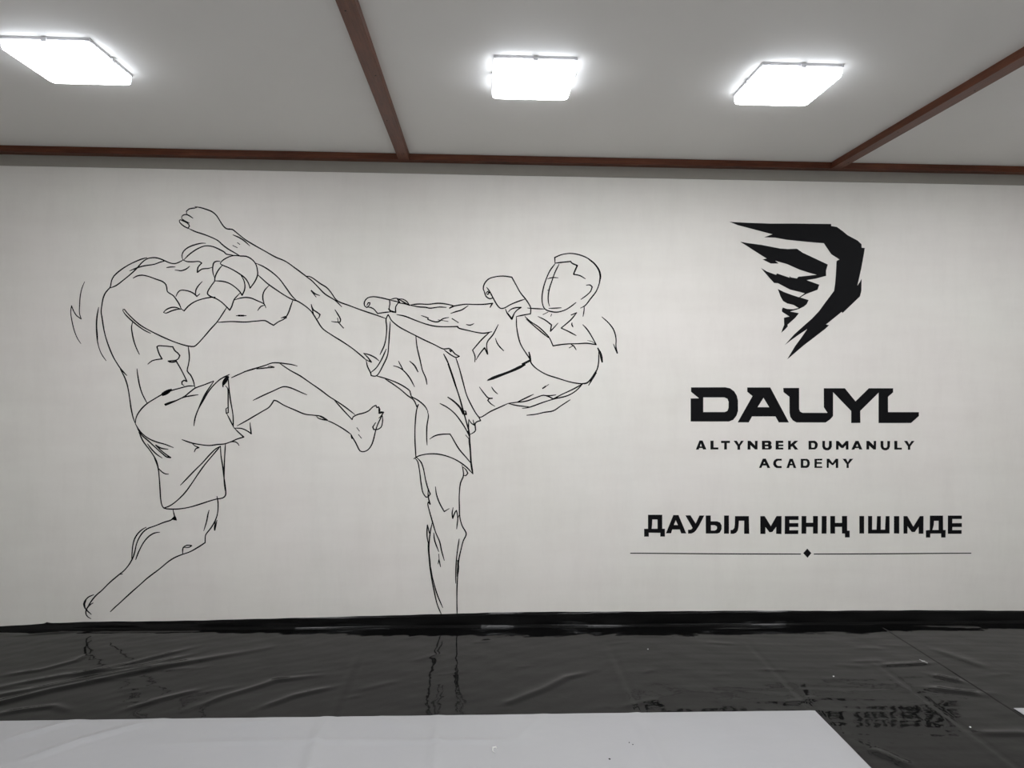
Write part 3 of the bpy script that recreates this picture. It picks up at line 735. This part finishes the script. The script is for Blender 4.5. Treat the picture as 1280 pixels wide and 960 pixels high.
ACADEMY_LOWER = [
 ('letter', [(1, '1762 988 1786 1047 1805 1048 1835 988 1816 988 1811 1004 1784 1004 1778 988'), (0, '1796 1028 1802 1017 1790 1017')]),
 ('letter', [(1, '1909 1047 1909 1035 1884 1035 1874 1028 1872 1018 1875 1009 1884 1001 1909 1001 1909 988 1876 988 1863 996 1854 1010 1855 1027 1862 1039 1875 1047')]),
 ('letter', [(1, '1940 988 1960 1047 1980 1047 2004 988 1987 988 1981 1005 1962 1005 1957 988'), (0, '1971 1030 1978 1016 1965 1016')]),
 ('letter', [(1, '2032 1047 2073 1047 2085 1040 2091 1026 2091 1009 2084 995 2073 989 2033 989'), (0, '2049 1035 2067 1035 2074 1027 2075 1013 2068 1003 2049 1003')]),
 ('letter', [(1, '2121 1047 2172 1048 2172 1037 2137 1037 2137 1026 2169 1026 2169 1015 2137 1015 2137 999 2172 999 2173 989 2122 989')]),
 ('letter', [(1, '2201 1048 2217 1048 2239 1021 2260 1048 2276 1048 2277 989 2261 989 2260 1025 2244 1007 2236 1007 2215 1025 2215 989 2202 989')]),
 ('letter', [(1, '2304 1048 2327 1048 2339 1026 2351 1048 2374 1048 2345 1014 2346 989 2331 989 2331 1014')]),
]
SLOGAN = [
 ('letter', [(1, '1053 690 1144 690 1145 601 1162 601 1163 551 1133 551 1133 575 1059 576 1060 551 1030 551 1029 601 1054 601'), (0, '1081 660 1114 660 1115 601 1077 601 1080 625')]),
 ('letter', [(1, '1169 572 1215 688 1248 688 1299 571 1267 571 1257 596 1209 596 1202 572'), (0, '1231 655 1245 624 1219 625')]),
 ('letter', [(1, '1292 686 1325 686 1359 634 1383 685 1414 685 1378 615 1360 588 1348 577 1332 570 1311 570 1310 594 1330 596 1339 605 1334 615')]),
 ('letter', [(1, '1423 685 1455 685 1456 648 1496 648 1516 640 1526 622 1526 597 1515 576 1500 570 1425 570'), (0, '1457 623 1482 623 1495 615 1497 605 1493 595 1482 589 1458 589'), (1, '1541 685 1572 685 1574 569 1542 569')]),
 ('letter', [(1, '1612 681 1701 681 1705 568 1672 568 1671 651 1637 651 1635 611 1631 589 1620 574 1604 568 1584 568 1584 592 1598 594 1608 605 1611 627')]),
 ('letter', [(1, '1775 681 1803 681 1844 617 1880 681 1913 681 1914 566 1879 567 1879 612 1854 579 1836 577 1809 611 1810 567 1777 567')]),
 ('letter', [(1, '1934 681 2023 681 2024 656 1964 656 1965 636 2022 636 2023 611 1965 611 1965 590 2023 590 2023 566 1935 566')]),
 ('letter', [(1, '2043 681 2074 681 2074 638 2118 638 2117 681 2149 681 2150 568 2119 568 2118 611 2075 611 2075 568 2044 568')]),
 ('letter', [(1, '2174 681 2206 681 2207 568 2175 568')]),
 ('letter', [(1, '2230 681 2261 681 2262 637 2307 637 2306 681 2340 681 2342 587 2358 587 2359 543 2328 543 2327 568 2308 568 2307 611 2262 611 2263 568 2232 568')]),
 ('letter', [(1, '2420 681 2451 681 2453 568 2422 568')]),
 ('letter', [(1, '2477 681 2504 681 2505 593 2534 593 2536 680 2561 680 2562 593 2590 593 2593 680 2618 680 2620 568 2479 568')]),
 ('letter', [(1, '2647 680 2682 680 2684 567 2649 568')]),
 ('letter', [(1, '2710 680 2735 680 2776 612 2818 680 2842 680 2843 566 2812 566 2811 612 2786 577 2767 577 2737 614 2738 567 2712 567')]),
 ('letter', [(1, '2884 683 2971 683 2973 590 2990 590 2990 541 2961 541 2960 567 2889 567 2889 541 2860 541 2859 588 2885 590'), (0, '2912 649 2942 649 2943 590 2902 590 2910 619')]),
 ('letter', [(1, '3003 683 3096 683 3096 661 3033 661 3033 634 3096 634 3097 609 3034 609 3034 589 3096 589 3096 565 3005 565')]),
]
DIVIDER = [
 ('diamond', [(1, '2083 472 2110 443 2086 413 2057 443')]),
 ('line', [(1, '942 449 1518 444 2042 440 2042 434 1518 437 942 443')]),
 ('line', [(1, '2126 440 2613 441 3163 442 3163 436 2613 434 2126 434')]),
]

def pts_of(s):
    v = [int(t) / 1000 for t in s.split()]
    return list(zip(v[0::2], v[1::2]))

def smooth_line(p):
    """Catmull-Rom through the points, sharp turns kept as corners"""
    if len(p) < 3:
        return [Vector(p[0]), Vector(p[-1])]
    P = [Vector(q) for q in p]
    n = len(P)
    closed = (P[0] - P[-1]).length < 0.002
    corner = [False] * n
    for i in range(1, n - 1):
        a, b = P[i] - P[i - 1], P[i + 1] - P[i]
        if a.length > 1e-6 and b.length > 1e-6 and a.angle(b) > math.radians(52):
            corner[i] = True
    out = [P[0]]
    for i in range(n - 1):
        p1, p2 = P[i], P[i + 1]
        p0 = P[i - 1] if i > 0 else (P[-2] if closed else p1 + (p1 - p2))
        p3 = P[i + 2] if i < n - 2 else (P[1] if closed else p2 + (p2 - p1))
        if corner[i]:
            p0 = p1 + (p1 - p2) * 0.5
        if corner[i + 1]:
            p3 = p2 + (p2 - p1) * 0.5
        k = max(2, min(8, int((p2 - p1).length / 0.012)))
        d01, d12, d23 = max((p1 - p0).length, 1e-4) ** .5, max((p2 - p1).length, 1e-4) ** .5, max((p3 - p2).length, 1e-4) ** .5
        m1 = (p2 - p1) + ((p1 - p0) / d01 - (p2 - p0) / (d01 + d12)) * d12
        m2 = (p2 - p1) + ((p3 - p2) / d23 - (p3 - p1) / (d12 + d23)) * d12
        for j in range(1, k + 1):
            t = j / k
            t2, t3 = t * t, t * t * t
            out.append(p1 * (2 * t3 - 3 * t2 + 1) + m1 * (t3 - 2 * t2 + t) + p2 * (-2 * t3 + 3 * t2) + m2 * (t3 - t2))
    return out

PAINT_Y = -0.0009
def ribbon(verts, faces, line, w, off):
    L = [line[0]]
    for q in line[1:]:
        if (q - L[-1]).length > 0.0008:
            L.append(q)
    if len(L) < 2:
        return
    # split at corners so that each run keeps its width
    runs, cur = [], [L[0]]
    for i in range(1, len(L) - 1):
        cur.append(L[i])
        if (L[i] - L[i - 1]).angle(L[i + 1] - L[i]) > math.radians(40):
            runs.append(cur)
            cur = [L[i]]
    cur.append(L[-1])
    runs.append(cur)
    total = sum((L[i + 1] - L[i]).length for i in range(len(L) - 1))
    tp = min(0.03, total * 0.3)
    s = 0.0
    for run in runs:
        b0 = len(verts)
        for i, q in enumerate(run):
            if i:
                s += (q - run[i - 1]).length
            a = run[max(i - 1, 0)]
            b = run[min(i + 1, len(run) - 1)]
            t = (b - a).normalized()
            nrm = Vector((-t.y, t.x))
            e = min(s, total - s) / tp
            ww = w * (0.55 + 0.45 * min(1.0, e)) * (1 + 0.1 * math.sin(s * 37 + total * 50)) * 0.5
            qq = q
            if i == 0:
                qq = q - t * ww * 0.6
            elif i == len(run) - 1:
                qq = q + t * ww * 0.6
            for sg in (1, -1):
                c = qq + nrm * ww * sg
                verts.append((c.x - off[0], PAINT_Y, c.y - off[2]))
        for i in range(len(run) - 1):
            k = b0 + 2 * i
            faces.append((k, k + 1, k + 3, k + 2))

def painted_lines(name, strokes, parent, off):
    verts, faces = [], []
    for w, s in strokes:
        ribbon(verts, faces, smooth_line(pts_of(s)), w / 1000 * LINE_K, off)
    return link_mesh(name, verts, faces, PAINT, parent)
LINE_K = 1.22

def painted_shape(name, loops, parent, off):
    verts, faces = [], []
    groups = []
    for outer, s in loops:
        if outer:
            groups.append([pts_of(s)])
        else:
            groups[-1].append(pts_of(s))
    for g in groups:
        vecs = [[Vector((x, z, 0)) for x, z in lp] for lp in g]
        tris = tessellate_polygon(vecs)
        b0 = len(verts)
        for lp in g:
            verts.extend((x - off[0], PAINT_Y, z - off[2]) for x, z in lp)
        n = sum(len(lp) for lp in g)
        for t in tris:
            a, b, c = (b0 + i for i in t)
            ax, az = verts[a][0], verts[a][2]
            area = (verts[b][0] - ax) * (verts[c][2] - az) - (verts[c][0] - ax) * (verts[b][2] - az)
            if abs(area) > 1e-12:
                faces.append((a, b, c) if area > 0 else (a, c, b))
    return link_mesh(name, verts, faces, PAINT, parent)

def extent(lists):
    P = [q for s in lists for q in pts_of(s)]
    xs, zs = [p[0] for p in P], [p[1] for p in P]
    return ((min(xs) + max(xs)) / 2, 0.0, min(zs))

def figure(name, label, data):
    off = extent([s for v in data.values() for _, s in v])
    o = thing(name, label, 'mural', off)
    parts = {}
    for k, v in data.items():
        nm = {'near_arm': 'arm', 'far_arm': 'arm', 'near_glove': 'boxing_glove', 'far_glove': 'boxing_glove', 'motion_mark_low': 'motion_mark'}.get(k, k)
        par = parts['head'] if k in ('hairline', 'face_guideline', 'ear') else o
        parts[k] = painted_lines(nm, v, par, off)

figure('painted_fighter', 'black line drawing of a hunched fighter blocking with both gloves, left on the wall', DEFENDER)
figure('painted_fighter', 'black line drawing of the fighter with short hair throwing a high kick, leaning back', KICKER)

def lettering(name, label, cat, data):
    off = extent([s for _, lp in data for _, s in lp])
    o = thing(name, label, cat, off)
    for nm, lp in data:
        painted_shape(nm, lp, o, off)

lettering('painted_emblem', 'black jagged whirlwind emblem painted above the large club name', 'emblem', EMBLEM)
lettering('painted_lettering', 'large angular black club name painted below the whirlwind emblem', 'lettering', CLUB_NAME)
lettering('painted_lettering', 'small spaced black capitals, longer line of two words below the large club name', 'lettering', ACADEMY_UPPER)
lettering('painted_lettering', 'small spaced black capitals, short single word below the two-word line', 'lettering', ACADEMY_LOWER)
lettering('painted_lettering', 'bold black Cyrillic slogan of three words above the thin ruled line', 'lettering', SLOGAN)
lettering('painted_divider', 'thin black ruled line broken by a small diamond under the slogan', 'divider', DIVIDER)

# ------------------------------------------------------------------ scraps on the vinyl
def curl(loc, label):
    verts, faces = [], []
    for k in range(14):
        a = 0.4 + k * 0.33
        r = 0.009 + 0.0006 * k
        x, y = 0.6 * r * math.cos(a), 1.3 * r * math.sin(a)
        verts += [(x, y, 0.0), (x * 1.5, y * 1.4, 0.004 + 0.003 * math.sin(k))]
    for k in range(13):
        faces.append((2 * k, 2 * k + 1, 2 * k + 3, 2 * k + 2))
    bm = bmesh.new()
    vs_ = [bm.verts.new(v) for v in verts]
    for f in faces:
        bm.faces.new([vs_[i] for i in f])
    bmesh.ops.solidify(bm, geom=bm.faces[:], thickness=0.0008)
    o = link_bm('paper_curl', bm, PAPER)
    o.location = loc
    tag(o, label, 'scrap')
curl((0.064, -1.488, 0.0105), 'small white paper curl on the white mat cover, low centre')

def speck(name, loc, r, m, label, group):
    bm = bmesh.new()
    bmesh.ops.create_icosphere(bm, subdivisions=2, radius=r)
    for v in bm.verts:
        v.co *= rnd.uniform(0.7, 1.2)
        v.co.z *= 0.6
    o = link_bm(name, bm, m)
    o.location = loc
    tag(o, label, 'crumb', group)
speck('crumb', (0.529, -1.574, 0.0110), 0.004, GRIT, 'dark crumb on the white mat cover, nearest the bottom edge', 'dark crumbs on the white cover')
speck('crumb', (0.636, -1.45, 0.0110), 0.003, GRIT, 'dark crumb on the white mat cover, farther up of the two', 'dark crumbs on the white cover')
speck('crumb', (0.648, -1.466, 0.0110), 0.003, GRIT, 'second dark crumb touching the farther crumb on the white cover', 'dark crumbs on the white cover')
speck('lint', (0.96, -0.424, 0.003), 0.004, PAPER, 'pale lint speck on the black vinyl below the small capitals', 'pale lint on the black vinyl')
speck('lint', (1.852, -0.807, 0.003), 0.0035, PAPER, 'pale lint speck on the black vinyl right of the white cover corner', 'pale lint on the black vinyl')
speck('lint', (2.205, -1.348, 0.004), 0.004, PAPER, 'pale lint speck on the black vinyl near the right-hand mat joint', 'pale lint on the black vinyl')

def thread(loc, label):
    bm = bmesh.new()
    for a, b in (((-0.006, 0.022, 0.002), (0.009, -0.026, 0.002)), ((-0.009, -0.003, 0.003), (0.011, 0.001, 0.003))):
        A, B = Vector(a), Vector(b)
        t = bmesh.ops.create_cone(bm, cap_ends=True, segments=6, radius1=0.0009, radius2=0.0009, depth=(B - A).length)
        M = Matrix.Translation((A + B) / 2) @ (B - A).to_track_quat('Z', 'Y').to_matrix().to_4x4()
        bmesh.ops.transform(bm, matrix=M, verts=t['verts'])
    o = link_bm('thread', bm, PAPER)
    o.location = loc
    tag(o, label, 'thread')
thread((2.443, -0.637, 0.005), 'white crossed thread lying on the black vinyl left of the seam')
